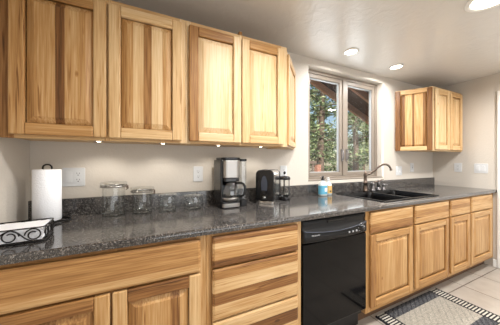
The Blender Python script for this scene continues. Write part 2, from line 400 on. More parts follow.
# ================================================================ cabinet builders
def staves(w, h, cuts, tones, axis, slope, edge, back=None):
    """a glued-up panel: front at y=0, edges fall back to y=edge over `slope`; axis 'z' upright staves, 'x' level staves"""
    U, V = (w, h) if axis == 'z' else (h, w)
    cs = [0] + [c * U for c in cuts] + [U]
    us = sorted(set([0, slope] + [min(max(c, slope), U - slope) for c in cs[1:-1]] + [U - slope, U])); vs = [0, slope, V - slope, V]
    m = MB(); seeds = [rnd.uniform(0, 40) for _ in tones]
    P = (lambda u, v, y: (u, y, v)) if axis == 'z' else (lambda u, v, y: (v, y, u))
    idx = {}
    for i, u in enumerate(us):
        for j, v in enumerate(vs):
            y = edge if (i in (0, len(us) - 1) or j in (0, 3)) else 0
            idx[i, j] = m.add([P(u, v, y)])[0]
    for i in range(len(us) - 1):
        mid = (us[i] + us[i + 1]) / 2
        k = sum(1 for c in cs[1:-1] if mid > c); t, s_ = tones[k], seeds[k]
        for j in range(3):
            q = [idx[i, j], idx[i + 1, j], idx[i + 1, j + 1], idx[i, j + 1]]
            ce, re = i in (0, len(us) - 2), j in (0, 2)
            if ce and re:
                if (i == 0) == (j == 0): m.face([q[0], q[1], q[2]], t, s_); m.face([q[0], q[2], q[3]], t, s_)
                else: m.face([q[0], q[1], q[3]], t, s_); m.face([q[1], q[2], q[3]], t, s_)
            else: m.face(q, t, s_)
    if back is not None:
        c0 = [idx[0, j] for j in range(4)]; c1 = [idx[len(us) - 1, j] for j in range(4)]
        B = {}
        for i, u in enumerate(us):
            for j, v in enumerate(vs):
                if i in (0, len(us) - 1) or j in (0, 3): B[i, j] = m.add([P(u, v, back)])[0]
        n = len(us) - 1
        for i in range(n):
            mid = (us[i] + us[i + 1]) / 2; k = sum(1 for c in cs[1:-1] if mid > c)
            for j in (0, 3): m.face([idx[i, j], idx[i + 1, j], B[i + 1, j], B[i, j]], tones[k], seeds[k])
        for j in range(3):
            m.face([idx[0, j], idx[0, j + 1], B[0, j + 1], B[0, j]], tones[0], seeds[0]); m.face([idx[n, j], idx[n, j + 1], B[n, j + 1], B[n, j]], tones[-1], seeds[-1])
        m.face([B[0, 0], B[n, 0], B[n, 3], B[0, 3]], tones[0], seeds[0])
    return m
def door(parent, x, z, w, h, y, fr, cuts, tones, st=.056, slope=.030):
    """fr = tones of left stile, right stile, top rail, bottom rail; door front at local y"""
    b = MB(); th = .020
    b.box(0, st, 0, th, 0, h, fr[0]); b.box(w - st, w, 0, th, 0, h, fr[1])
    b.box(st, w - st, 0, th, h - st, h, fr[2], 1); b.box(st, w - st, 0, th, 0, st, fr[3], 1)
    d = b.build('door', ['wv', 'wh'], parent, loc=(x, y, z), bevel=.0055, seg=2)
    p = staves(w - 2 * st - .005, h - 2 * st - .005, cuts, tones, 'z', slope, .0145).build('raised_panel', 'wv', d, loc=(st + .0025, .0030, st + .0025))
    return d
def drawer(parent, x, z, w, h, y, cuts, tones, name='drawer_front'):
    return staves(w, h, cuts, tones, 'x', .011, .006, .020).build(name, 'wh', parent, loc=(x, y, z))
def carcass(parent, x0, x1, y0, y1, z0, z1, tone=.3, top=True, name='cabinet_box'):
    b = MB(); t = .016
    b.box(x0, x0 + t, y0, y1, z0, z1, tone); b.box(x1 - t, x1, y0, y1, z0, z1, tone)
    b.box(x0 + t, x1 - t, y0, y1, z0, z0 + t, tone, 1); b.box(x0 + t, x1 - t, y1 - .008, y1, z0 + t, z1, tone)
    if top: b.box(x0 + t, x1 - t, y0, y1 - .008, z1 - t, z1, tone, 1)
    return b.build(name, ['wv', 'wh'], parent)
def frame(parent, stiles, rails, y0, y1, z0, z1, ts, tr):
    """stiles [(x0,x1)], rails [(xa,xb,z0,z1)]"""
    b = MB()
    for k, (a, c) in enumerate(stiles): b.box(a, c, y0, y1, z0, z1, ts[k % len(ts)])
    for k, (a, c, p, q) in enumerate(rails): b.box(a, c, y0, y1, p, q, tr[k % len(tr)], 1)
    return b.build('face_frame', ['wv', 'wh'], parent, bevel=.0015, seg=1)

# ================================================================ wall cabinets (left run)
UZ0, UZ1, UY = 1.357, 2.117, 1.367
def wall_cabinet(name, label, x0, x1, doors, ts, tr, group='wall cabinets over the counter'):
    t = thing(name, label, 'cabinet', (x0, UY, UZ0), 0, group); W = x1 - x0; H = UZ1 - UZ0
    carcass(t, 0, W, .018, YB - UY - .001, .012, H, .25)
    xs = [0] + [d[0] - x0 for d in doors[1:]] + [W]
    st = [(0, doors[0][0] - x0 + .012)] + [(doors[k][1] - x0 - .01, doors[k + 1][0] - x0 + .01) for k in range(len(doors) - 1)] + [(doors[-1][1] - x0 - .012, W)]
    rl = []
    for k in range(len(st) - 1): rl += [(st[k][1], st[k + 1][0], H - .04, H), (st[k][1], st[k + 1][0], 0, .03)]
    frame(t, st, rl, 0, .018, 0, H, ts, tr)
    for d in doors:
        door(t, d[0] - x0, .016, d[1] - d[0], H - .046, -.0235, *d[2:])
    return t
wall_cabinet('wall_cabinet', 'hickory wall cabinet with two wide doors, in the left corner', XL + .003, .2025, [  # left door and stile tones raised: dimmer light at this end put into colour
    (-.578, -.2035, (.46, .36, .5, .5), (.16, .42, .56, .80), (.50, .42, .84, .40, .52)),
    (-.194, .182, (.28, .26, .20, .26), (.22, .42, .58, .80), (.46, .26, .60, .20, .46))], (.62, .3, .18), (.3, .34))
wall_cabinet('wall_cabinet', 'hickory wall cabinet with two narrow pale doors, above the coffee maker', .2035, .9555, [
    (.224, .569, (.62, .16, .60, .16), (.3, .62), (.10, .06, .12)),
    (.575, .916, (.26, .20, .54, .22), (.34, .7), (.16, .12, .17))], (.14, .2, .14), (.34, .3))
# angled end of that run
ax0, ay0, ax1, ay1 = .957, UY + .012, 1.262, YB - .002
ang = math.atan2(ay1 - ay0, ax1 - ax0); al = math.hypot(ay1 - ay0, ax1 - ax0)
t = thing('angled_wall_cabinet', 'angled hickory end cabinet with one narrow door, next to the window', 'cabinet', (ax0, ay0, UZ0), 0)
b = MB(); poly = [(0, 0), (ax1 - ax0, ay1 - ay0), (0, ay1 - ay0)]
b.prism(poly, .003, UZ1 - UZ0 - .003, .2); b.build('cabinet_box', 'wv', t)
d = door(t, 0, .016, al - .05, UZ1 - UZ0 - .05, 0, (.28, .3, .3, .3), (.4, .7), (.28, .34, .26), st=.05)
d.rotation_euler = (0, 0, ang); nx, ny = math.sin(ang), -math.cos(ang)
d.location = (.02 * math.cos(ang) + nx * .0215, .02 * math.sin(ang) + ny * .0215, .016)
# little block lying on top of the run
b = MB().box(-.012, .012, 0, .05, 0, .045, .6); tag(b.build('wood_block', 'wv', loc=(.585, UY + .03, UZ1), bevel=.003), 'small brown wood block lying on top of the wall cabinets', 'block')

# ---------------------------------------------------------------- corner wall cabinet, right
RZ0, RZ1 = 1.372, 2.135
rx0, rx1, ry = 2.835, 3.022, 1.372
t = thing('corner_wall_cabinet', 'small hickory wall cabinet with angled end in the right corner', 'cabinet', (rx1, ry, RZ0))
H = RZ1 - RZ0; W = XR - .004 - rx1
b = MB().prism([(.002, .018), (W, .018), (W, YB - ry - .002), (rx0 - rx1, YB - ry - .002)], .012, H, .25); b.build('cabinet_box', 'wv', t)
frame(t, [(0, .045), (W / 2 - .02, W / 2 + .02), (W - .04, W)], [(.045, W / 2 - .02, H - .04, H), (W / 2 + .02, W - .04, H - .04, H), (.045, W / 2 - .02, 0, .03), (W / 2 + .02, W - .04, 0, .03)], 0, .018, 0, H, (.10, .2, .3), (.2, .25))
door(t, .03, .018, W / 2 - .035, H - .046, -.0235, (.18, .22, .3, .2), (.3, .7), (.2, .26, .2))
door(t, W / 2 + .005, .018, W / 2 - .035, H - .046, -.0235, (.3, .28, .42, .25), (.4, .75), (.3, .24, .34))
va = Vector((rx1 - rx0, ry - YB + .004)); al = va.length; ang = math.atan2(va.y, va.x)
d = door(t, 0, 0, al - .004, H - .02, 0, (.80, .80, .34, .26), (.18, .46, .54, .86), (.86, .40, .76, .38, .74), st=.05, slope=.02)
d.name = 'end_panel'; nx, ny = math.sin(ang), -math.cos(ang)
d.location = (rx0 - rx1 + nx * .0215, YB - .004 - ry + ny * .0215, .008); d.rotation_euler = (0, 0, ang)

# ================================================================ base cabinets
BY, DY = 1.087, -.0235          # face frame plane; door fronts relative to it
BZ0, BZ1 = .105, .880
BASE = .10  # tone added to base cabinets: browner boards, dimmer light below put into colour
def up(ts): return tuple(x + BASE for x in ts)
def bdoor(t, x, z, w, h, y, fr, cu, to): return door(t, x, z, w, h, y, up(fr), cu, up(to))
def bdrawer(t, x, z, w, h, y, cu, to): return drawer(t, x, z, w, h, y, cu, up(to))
def base_cabinet(name, label, x0, x1, stiles, rails, ts, tr):
    t = thing(name, label, 'cabinet', (x0, BY, 0), 0, 'base cabinets under the counter'); W = x1 - x0
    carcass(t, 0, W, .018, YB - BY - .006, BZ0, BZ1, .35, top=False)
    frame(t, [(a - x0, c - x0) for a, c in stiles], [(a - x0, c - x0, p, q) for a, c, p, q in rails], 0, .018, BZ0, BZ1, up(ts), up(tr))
    b = MB().box(0, W, .075, .09, 0, BZ0 + .02, .6); b.build('toe_board', 'toe', t)
    return t
ZD, ZT = .700, .858        # drawer row
x0 = XL + .003
t = base_cabinet('base_cabinet', 'hickory base cabinet with one long drawer over two doors, at the left', x0, .2635,
    [(x0, -.56), (-.165, -.125), (.215, .2635)], [(-.56, -.165, .845, BZ1), (-.125, .215, .845, BZ1), (-.56, -.165, .675, .715), (-.125, .215, .675, .715), (-.56, -.165, BZ0, .15), (-.125, .215, BZ0, .15)], (.5, .5, .34), (.5, .5))
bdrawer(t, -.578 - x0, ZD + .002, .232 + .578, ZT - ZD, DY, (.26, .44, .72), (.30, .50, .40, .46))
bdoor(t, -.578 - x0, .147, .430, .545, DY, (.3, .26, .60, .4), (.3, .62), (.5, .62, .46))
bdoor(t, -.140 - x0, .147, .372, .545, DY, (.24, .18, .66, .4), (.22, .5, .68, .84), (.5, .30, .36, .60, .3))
t = base_cabinet('base_cabinet', 'hickory base cabinet with a stack of three drawers, left of the dishwasher', .2645, .866,
    [(.2645, .305), (.818, .866)], [(.305, .818, .845, BZ1), (.305, .818, .68, .72), (.305, .818, .42, .46), (.305, .818, BZ0, .15)], (.36, .2), (.42, .5))
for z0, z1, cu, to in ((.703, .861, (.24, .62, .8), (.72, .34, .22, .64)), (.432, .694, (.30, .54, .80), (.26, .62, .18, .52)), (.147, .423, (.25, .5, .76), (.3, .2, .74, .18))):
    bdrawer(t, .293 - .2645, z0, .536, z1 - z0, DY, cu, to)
t = base_cabinet('sink_cabinet', 'hickory base cabinet with two doors under the sink', 1.4645, 2.658,
    [(1.4645, 1.52), (2.03, 2.085), (2.625, 2.658)], [(1.52, 2.03, .845, BZ1), (2.085, 2.625, .845, BZ1), (1.52, 2.03, .68, .725), (2.085, 2.625, .68, .725), (1.52, 2.03, BZ0, .15), (2.085, 2.625, BZ0, .15)], (.34, .4, .4), (.4, .45))
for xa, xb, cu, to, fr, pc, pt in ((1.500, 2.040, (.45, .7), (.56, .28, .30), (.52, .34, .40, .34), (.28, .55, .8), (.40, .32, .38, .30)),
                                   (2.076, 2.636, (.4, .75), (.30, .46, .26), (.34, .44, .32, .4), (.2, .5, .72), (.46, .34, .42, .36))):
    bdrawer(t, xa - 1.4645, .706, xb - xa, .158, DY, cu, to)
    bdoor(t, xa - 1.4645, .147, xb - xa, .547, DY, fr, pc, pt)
t = base_cabinet('base_cabinet', 'hickory base cabinet with two doors, against the right wall', 2.659, XR - .003,
    [(2.659, 2.69), (3.06, 3.13), (3.61, XR - .003)], [(2.69, 3.06, .845, BZ1), (3.13, 3.61, .845, BZ1), (2.69, 3.06, .68, .725), (3.13, 3.61, .68, .725), (2.69, 3.06, BZ0, .15), (3.13, 3.61, BZ0, .15)], (.4, .45, .35), (.4, .4))
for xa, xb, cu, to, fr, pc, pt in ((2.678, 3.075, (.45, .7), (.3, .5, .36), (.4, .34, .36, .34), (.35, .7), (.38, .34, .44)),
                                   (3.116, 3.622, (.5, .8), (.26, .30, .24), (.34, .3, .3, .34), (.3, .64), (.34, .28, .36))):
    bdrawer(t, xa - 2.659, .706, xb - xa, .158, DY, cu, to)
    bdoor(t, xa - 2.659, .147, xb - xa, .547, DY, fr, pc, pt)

# ================================================================ worktop
CT, CB, CF = .914, .8815, 1.053
SX0, SX1, SY0, SY1 = 1.74, 2.565, 1.112, 1.628
b = MB(); r = .014
prof = [(1.130, CB), (CF + .006, CB)] + [(CF + r - r * math.cos(R(a)), CT - r + r * math.sin(R(a))) for a in range(0, 91, 15)] + [(1.130, CT)]
prof[1] = (CF + .004, CB); 
b.prism(prof, XL + .001, XR - .001, axis='x', sm=False)
ck = .02
b.box(XL + .001, SX0 + ck, 1.130, YB - .001, CB, CT); b.box(SX1 - ck, XR - .001, 1.130, YB - .001, CB, CT); b.box(SX0 + ck, SX1 - ck, SY1 - ck, YB - .001, CB, CT)
tag(b.build('countertop', 'stone'), 'long dark speckled stone countertop running along the back wall', 'countertop')
b = MB().box(XL + .001, XR - .001, 1.668, YB - .001, CT, 1.018)
tag(b.build('backsplash', 'stone', bevel=.002), 'low dark speckled stone backsplash along the back wall', 'backsplash')

# ---------------------------------------------------------------- sink
t = thing('kitchen_sink', 'black double bowl sink set in the countertop below the window', 'sink', (SX0, SY0, CT))
SW, SH = SX1 - SX0, SY1 - SY0
def bowl(x0, x1, y0, y1, dep):
    m = MB(); n = 6; rings = []
    for (ins, z, rr) in ((0, .006, .05), (.004, -.004, .05), (.012, -.03, .05), (.028, -dep + .02, .05), (.05, -dep, .04)):
        rings.append(m.add([(p[0], p[1], z) for p in rrect(x0 + ins, x1 - ins, y0 + ins, y1 - ins, rr, n)]))
    for A, B in zip(rings, rings[1:]):
        k = len(A)
        for j in range(k): m.face([A[j], A[(j + 1) % k], B[(j + 1) % k], B[j]], sm=True)
    m.face(rings[-1])
    return m
bw = [(.028, SW / 2 - .016, .028, SH - .085), (SW / 2 + .016, SW - .028, .028, SH - .085)]
# rim: outer rounded frame plus deck, built as strips around the bowls
b = MB(); x0a, x1a, y0a, y1a = bw[0]; x0b, x1b, _, _ = bw[1]
zr = .007
for (p, q, u, v) in ((0, SW, 0, y0a), (0, SW, y1a, SH), (0, x0a, y0a, y1a), (x1a, x0b, y0a, y1a), (x1b, SW, y0a, y1a)):
    b.box(p, q, u, v, .0004, zr)
b.build('rim', 'sink', t, bevel=.003)
for q in bw:
    o = bowl(*q, .20).build('bowl', 'sink', t, normals=False)
    cx, cy = (q[0] + q[1]) / 2, (q[2] + q[3]) / 2
    MB().lathe([(.0, .004), (.025, .004), (.042, .006), (.044, .001), (.044, 0)], (cx, cy, -.20)).build('drain', 'steel', o)
# ---------------------------------------------------------------- faucet set on the sink deck
fx, fy, fz = 2.135, 1.585, CT + zr
t = thing('faucet', 'bronze gooseneck kitchen faucet on the sink deck', 'faucet', (fx, fy, fz))
MB().lathe([(0, 0), (.027, 0), (.027, .012), (.021, .02), (.020, .085), (.024, .092), (.024, .100), (.018, .106), (.016, .16), (.019, .17), (.019, .19), (.014, .208), (.006, .216), (.006, .226), (0, .23)], n=20).build('faucet_body', 'bronze', t)
L7 = .7071
pts = []
for d_, z_ in ((.0, .182), (.018, .186), (.045, .196), (.08, .222), (.115, .258), (.15, .286), (.18, .296), (.205, .292), (.225, .276), (.236, .254), (.240, .236)):
    pts.append((d_ * L7, -d_ * L7, z_))
def smooth(pts, k=4):
    o = []; P = [Vector(p) for p in pts]
    for i in range(len(P) - 1):
        a, b_, c, d = P[max(i - 1, 0)], P[i], P[i + 1], P[min(i + 2, len(P) - 1)]
        for j in range(k):
            s = j / k
            o.append(.5 * ((2 * b_) + (c - a) * s + (2 * a - 5 * b_ + 4 * c - d) * s * s + (3 * b_ - a - 3 * c + d) * s ** 3))
    o.append(P[-1]); return o
sp = smooth(pts); MB().tube(sp, .0105, 12, rr=[.012 - .003 * k / len(sp) for k in range(len(sp))]).build('spout', 'bronze', t)
e = sp[-1]; MB().lathe([(0, .012), (.0125, .012), (.0135, -.004), (.010, -.006), (0, -.006)], tuple(e), 14).build('aerator', 'bronze', t)
def deck_item(dx, name, label, cat, parts):
    t = thing(name, label, cat, (fx + dx, fy + .004, fz))
    for n_, m_, mt in parts: m_.build(n_, mt, t)
    return t
deck_item(.125, 'tap_lever', 'lever handle just right of the faucet body', 'faucet lever', [
    ('handle_base', MB().lathe([(0, 0), (.025, 0), (.025, .01), (.019, .018), (.018, .07), (.021, .078), (.015, .092), (0, .098)], n=18), 'bronzegrey'),
    ('lever', MB().tube(smooth([(0, 0, .085), (.02, -.02, .098), (.05, -.045, .112), (.07, -.06, .125)]), .006, 10), 'bronze')])
deck_item(.225, 'side_sprayer', 'pull out side sprayer standing between the lever handle and soap dispenser', 'sprayer', [
    ('sprayer_base', MB().lathe([(0, 0), (.025, 0), (.025, .01), (.017, .02), (.016, .035), (0, .035)], n=18), 'bronzegrey'),
    ('sprayer_head', MB().lathe([(0, .035), (.014, .035), (.017, .06), (.019, .085), (.017, .108), (.010, .118), (0, .12)], n=18), 'bronzegrey'),
    ('trigger', MB().tube([(.0, -.012, .10), (.01, -.025, .118), (.03, -.04, .124)], .005, 8), 'bronze')])
deck_item(.315, 'soap_dispenser', 'short bronze soap dispenser, farthest right on the sink deck', 'soap dispenser', [
    ('dispenser_base', MB().lathe([(0, 0), (.021, 0), (.021, .01), (.013, .018), (.011, .05), (.015, .056), (.015, .066), (0, .07)], n=18), 'bronzegrey'),
    ('pump_spout', MB().tube(smooth([(0, 0, .062), (.015, -.015, .066), (.032, -.032, .060)]), .005, 8), 'bronzegrey')])

# ---------------------------------------------------------------- dishwasher
dx0, dx1 = .8675, 1.4625
t = thing('dishwasher', 'black built-in dishwasher between the base cabinets', 'dishwasher', (dx0, BY, 0)); W = dx1 - dx0
MB().box(.004, W - .004, .03, .57, .10, .872).build('tub', 'blackmatte', t)
MB().box(.004, W - .004, -.012, .03, .155, .722).build('door_panel', 'dw', t, bevel=.006)
MB().box(.012, W - .012, .05, .07, 0, .15).build('kick_plate', 'blackmatte', t, bevel=.003)
# control panel: bowed front with a curved scoop
b = MB(); n = 24; top = []; cols = []
for k in range(n + 1):
    s = k / n; x = .004 + (W - .008) * s; bow = .018 * (1 - (2 * s - 1) ** 2)
    lip = .805 - .022 * (1 - (2 * s - 1) ** 2)            # lower edge of the scoop sags in the middle
    yf = -.014 - bow
    cols.append(b.add([(x, .03, .728), (x, yf + .006, .728), (x, yf, .738), (x, yf, lip), (x, yf + .018, lip + .012), (x, -.004, .840), (x, -.006, .868), (x, .03, .868)]))
for A, B in zip(cols, cols[1:]):
    for j in range(7): b.face([A[j], A[j + 1], B[j + 1], B[j]], sm=True)
b.face(cols[0]); b.face(cols[-1][::-1])
cp = b.build('control_panel', 'blackmatte', t)
MB().tube([(.006 + (W - .012) * k / 24, -.016 - .018 * (1 - (k / 12 - 1) ** 2), .806 - .022 * (1 - (k / 12 - 1) ** 2)) for k in range(25)], .0035, 8).build('lip_highlight', 'reflect_grey', cp)  # added tube whose grey stands in for the highlight along the lip
MB().box(.21, .37, -.012, -.002, .838, .858).build('latch', 'black', cp, bevel=.004)
def text(s, size, mat, parent, loc, ext=.0006):
    c = bpy.data.curves.new('lettering', 'FONT'); c.body = s; c.size = size; c.extrude = ext; c.align_x = 'LEFT'
    o = bpy.data.objects.new('tmp', c); C.objects.link(o)
    me = o.to_mesh().copy(); bpy.data.objects.remove(o)
    q = bpy.data.objects.new('lettering', me); C.objects.link(q); me.materials.clear(); me.materials.append(M[mat])
    q.parent = parent; q.location = loc; q.rotation_euler = (R(90), 0, 0)
    return q
o = text('FRIGIDAIRE', .0125, 'graytext', cp, (.062, -.0262, .772)); o.rotation_euler = (R(90), 0, R(-4.5))
o['label'] = 'pale grey brand lettering'
def fy_(s): return -.014 - .018 * (1 - (2 * s - 1) ** 2)
for k in range(5):
    x = .385 + k * .019; MB().box(x, x + .012, fy_(x / W) - .004, fy_(x / W) + .003, .752, .764).build('button', 'graytext' if k % 2 == 0 else 'blackmatte', cp, bevel=.001)
kb = MB().lathe([(0, .018), (.016, .018), (.019, .012), (.021, 0), (.027, 0), (.027, -.006)], n=24).build('dial', 'black', cp, loc=(.525, fy_(.525 / W) - .004, .772)); kb.rotation_euler = (R(90), 0, 0)
MB().box(-.002, .002, .004, .016, .018, .0195).build('pointer', 'graytext', kb)
for k in range(8):
    a = 2 * PI * k / 8; x, z = .525 + .034 * math.cos(a), .772 + .030 * math.sin(a)
    if x < W - .02: MB().box(x - .003, x + .003, fy_(x / W) - .0022, fy_(x / W) + .004, z - .0012, z + .0012).build('dial_mark', 'graytext', cp)

# ================================================================ ceiling lamps
def recessed(x, y, r, label, lit=1):
    t = thing('recessed_light', label, 'ceiling light', (x, y, ZC), 0, 'recessed ceiling lights')
    MB().lathe([(r, 0), (r, -.006), (r * .92, -.011), (r * .80, -.010), (r * .77, -.002), (r * .77, 0)], n=40).build('trim_ring', 'trimring', t)
    MB().lathe([(r * .78, -.0045), (r * .5, -.006), (0, -.007)], n=40).build('lens', 'lamp', t)
    d = bpy.data.lights.new('bulb', 'AREA'); d.shape = 'DISK'; d.size = r * 1.5; d.energy = LAMP_W * lit; d.color = (1, .99, .975); d.spread = R(165)
    o = bpy.data.objects.new('bulb', d); C.objects.link(o); o.parent = t; o.location = (0, 0, -.013)
    return t
recessed(1.725, 1.430, .068, 'small recessed ceiling light in front of the window, left of its pair', .55)
recessed(2.445, 1.445, .068, 'small recessed ceiling light nearest the right corner cabinet', .55)
recessed(1.97, .58, .125, 'large recessed ceiling light nearest the viewer, at the upper right', 1.0)
for x, y in ((.75, .575), (3.3, .4), (.75, -1.0), (2.1, -1.0)):
    recessed(x, y, .100, 'large recessed ceiling light outside the view', 1.4 if y > .5 else 1.3 if x > 3 else .8)
def puck(x, y, z, label):
    t = thing('puck_light', label, 'cabinet light', (x, y, z), 0, 'puck lights under the wall cabinets')
    MB().lathe([(0, 0), (.026, 0), (.026, -.004), (.020, -.007), (.011, -.006)], n=28).build('housing', 'steel', t)
    MB().lathe([(.011, -.006), (.006, -.009), (0, -.010)], n=24).build('lens', 'puck', t)
    d = bpy.data.lights.new('bulb', 'SPOT'); d.energy = PUCK_W * 4; d.spot_size = R(150); d.spot_blend = .6; d.shadow_soft_size = .012; d.color = (1, .94, .85)
    o = bpy.data.objects.new('bulb', d); C.objects.link(o); o.parent = t; o.location = (0, 0, -.016)
for (x, y, l) in ((-.262, 1.50, 'puck light under the wide door cabinet, left of its pair'), (.083, 1.50, 'puck light under the wide door cabinet, right of its pair'),
                  (.454, 1.50, 'puck light under the narrow door cabinet, above the coffee maker'), (.80, 1.50, 'puck light under the narrow door cabinet, above the toaster')):
    puck(x, y, UZ0 + .012, l)

# ================================================================ outlets and switches
def plate(name, label, x, z, w, h, kinds, rot=0, y=YB, group='wall plates'):
    t = thing(name, label, 'switch plate' if 'rocker' in kinds else 'outlet', (x, y, z), rot, group)
    MB().prism(rrect(-w / 2, w / 2, -h / 2, h / 2, .006, 3), -.0055, 0, axis='y').build('cover_plate', 'white', t, bevel=.002)
    n = len(kinds)
    for k, kd in enumerate(kinds):
        cx = (k - (n - 1) / 2) * .046
        if kd == 'duplex':
            for s in (-1, 1):
                cz = s * .0195
                o = MB().prism([(cx + .0165 * math.cos(a), cz + .0145 * math.sin(a)) for a in [2 * PI * j / 20 for j in range(20)]], -.0075, -.0055, axis='y').build('receptacle', 'white', t)
                b = MB(); b.box(cx - .0075, cx - .0055, -.0079, -.0075, cz - .001, cz + .008); b.box(cx + .0055, cx + .0075, -.0079, -.0075, cz - .001, cz + .007)
                b.prism([(cx + .003 * math.cos(a), cz - .008 + .003 * math.sin(a)) for a in [2 * PI * j / 10 for j in range(10)]], -.0079, -.0075, axis='y')
                b.build('slots', 'slot', o)
        elif kd == 'rocker':
            b = MB(); i = b.add([(cx - .016, -.0055, -.033), (cx + .016, -.0055, -.033), (cx + .016, -.0055, .033), (cx - .016, -.0055, .033), (cx - .015, -.011, -.032), (cx + .015, -.011, -.032), (cx + .015, -.0075, .032), (cx - .015, -.0075, .032)])
            for q in ((0, 1, 5, 4), (1, 2, 6, 5), (2, 3, 7, 6), (3, 0, 4, 7), (4, 5, 6, 7)): b.face([i[j] for j in q])
            b.build('rocker', 'white', t)
        elif kd == 'gfci':
            o = MB().box(cx - .0165, cx + .0165, -.0085, -.0055, -.033, .033).build('receptacle', 'white', t, bevel=.001)
            b = MB()
            for s in (-1, 1):
                cz = s * .021; b.box(cx - .0075, cx - .0055, -.0089, -.0085, cz - .003, cz + .006); b.box(cx + .0055, cx + .0075, -.0089, -.0085, cz - .003, cz + .005)
            b.box(cx - .006, cx + .006, -.0095, -.0085, -.005, .005); b.build('slots', 'slot', o)
    return t
plate('outlet_plate', 'white double wall plate with switch and outlet, behind the paper towel roll', -.425, 1.150, .116, .116, ('rocker', 'duplex'))
plate('outlet_plate', 'white single outlet plate left of the coffee maker', .347, 1.150, .074, .118, ('duplex',))
plate('outlet_plate', 'white single outlet plate behind the toaster', 1.140, 1.150, .074, .118, ('duplex',))
plate('switch_plate', 'white double switch plate between the window and corner cabinet', 2.912, 1.128, .122, .118, ('rocker', 'rocker'))
plate('outlet_plate', 'white single outlet plate under the corner cabinet', 3.20, 1.166, .078, .118, ('gfci',))
t = plate('outlet_plate', 'white single outlet plate on the right wall', 0, 1.168, .078, .118, ('duplex',), R(90), 1.408); t.location.x = XR; t.rotation_euler.z = R(-90)
t = plate('switch_plate', 'white double switch plate on the right wall beside the door', 0, 1.162, .122, .118, ('rocker', 'rocker'), R(-90), 1.19); t.location.x = XR

# ================================================================ paper towels
px_, py_ = -.502, 1.535
t = thing('towel_holder', 'black wire paper towel holder with ring base and loop top', 'paper towel holder', (px_, py_, CT))
b = MB(); b.tube([(.098 * math.cos(a), .098 * math.sin(a), .005) for a in [2 * PI * k / 40 for k in range(40)]], .0045, 8, True)
b.tube([(-.098, 0, .005), (0, 0, .007), (.098, 0, .005)], .004, 8);
b.build('base_ring', 'iron', t)
MB().tube([(0, 0, .005), (0, 0, .289)], .005, 10).build('rod', 'iron', t)
MB().tube([(-.019, 0, .2915)] + [(.019 * math.cos(a), 0, .300 + .017 * math.sin(a)) for a in [R(180 - 180 * k / 14) for k in range(15)]] + [(.019, 0, .2915)], .0042, 8).build('top_loop', 'iron', t)
rr_ = .060
b = MB().lathe([(.019, .012), (rr_ - .003, .012), (rr_, .015), (rr_, .287), (rr_ - .003, .290), (.019, .290)], n=48, closed=True)
tag(b.build('paper_towel_roll', 'paper', loc=(px_, py_, CT)), 'white paper towel roll standing on the wire holder', 'paper towels')
# ---------------------------------------------------------------- wire napkin tray
nx0, nx1, ny0, ny1 = -.608, -.402, 1.165, 1.325
t = thing('napkin_tray', 'black scrolled wire napkin tray at the left end of the counter', 'napkin holder', ((nx0 + nx1) / 2, (ny0 + ny1) / 2, CT), R(7))
hw, hd, hz = (nx1 - nx0) / 2, (ny1 - ny0) / 2, .062
def rect(z, r): return [(x, y, z) for x, y in rrect(-hw, hw, -hd, hd, .014, 4)]
MB().tube(rect(.006, 0), .0032, 8, True).build('bottom_rail', 'iron', t)
MB().tube(rect(hz, 0), .0024, 8, True).build('top_rail', 'iron', t)
def scroll(cx, r, flip):
    o = []
    for k in range(36):
        a = k / 35 * 2 * PI * 1.35; q = r * (1 - .55 * k / 35)
        o.append((cx + flip * q * math.cos(a), .034 + q * math.sin(a)))
    return o
for side in range(4):
    b = MB(); L_ = hw if side % 2 == 0 else hd
    nsc = 3
    for k in range(nsc):
        c = -L_ + (k + .5) * 2 * L_ / nsc
        pl = scroll(c, .0265, 1 if k % 2 else -1)
        P = {0: lambda u, z: (u, -hd, z), 1: lambda u, z: (hw, u, z), 2: lambda u, z: (u, hd, z), 3: lambda u, z: (-hw, u, z)}[side]
        b.tube([P(u, z) for u, z in pl], .0026, 6)
        if k < nsc - 1: b.tube(smooth([P(c + q * 2 * L_ / nsc, .034 + .026 * math.cos(q * PI) * (1 if k % 2 else -1)) for q in (0, .3, .5, .7, 1)]), .0026, 6)
    b.build('scrollwork', 'iron', t)
b = MB()
for k in range(7): b.tube([(-hw + .03 * k + .02, -hd, .006), (-hw + .03 * k + .02, hd, .006)], .002, 6)
b.build('floor_wires', 'iron', t)
t2 = thing('napkin_stack', 'stack of white paper napkins lying in the wire tray', 'napkins', ((nx0 + nx1) / 2, (ny0 + ny1) / 2, CT + .0085), R(7))
for k in range(9):
    j = rnd.uniform(-.003, .003)
    MB().box(-hw + .012 + j, hw - .010 + j, -hd + .010, hd - .012 + j, k * .0058, k * .0058 + .0052).build('napkin', 'napkin', t2, bevel=.002, seg=2)

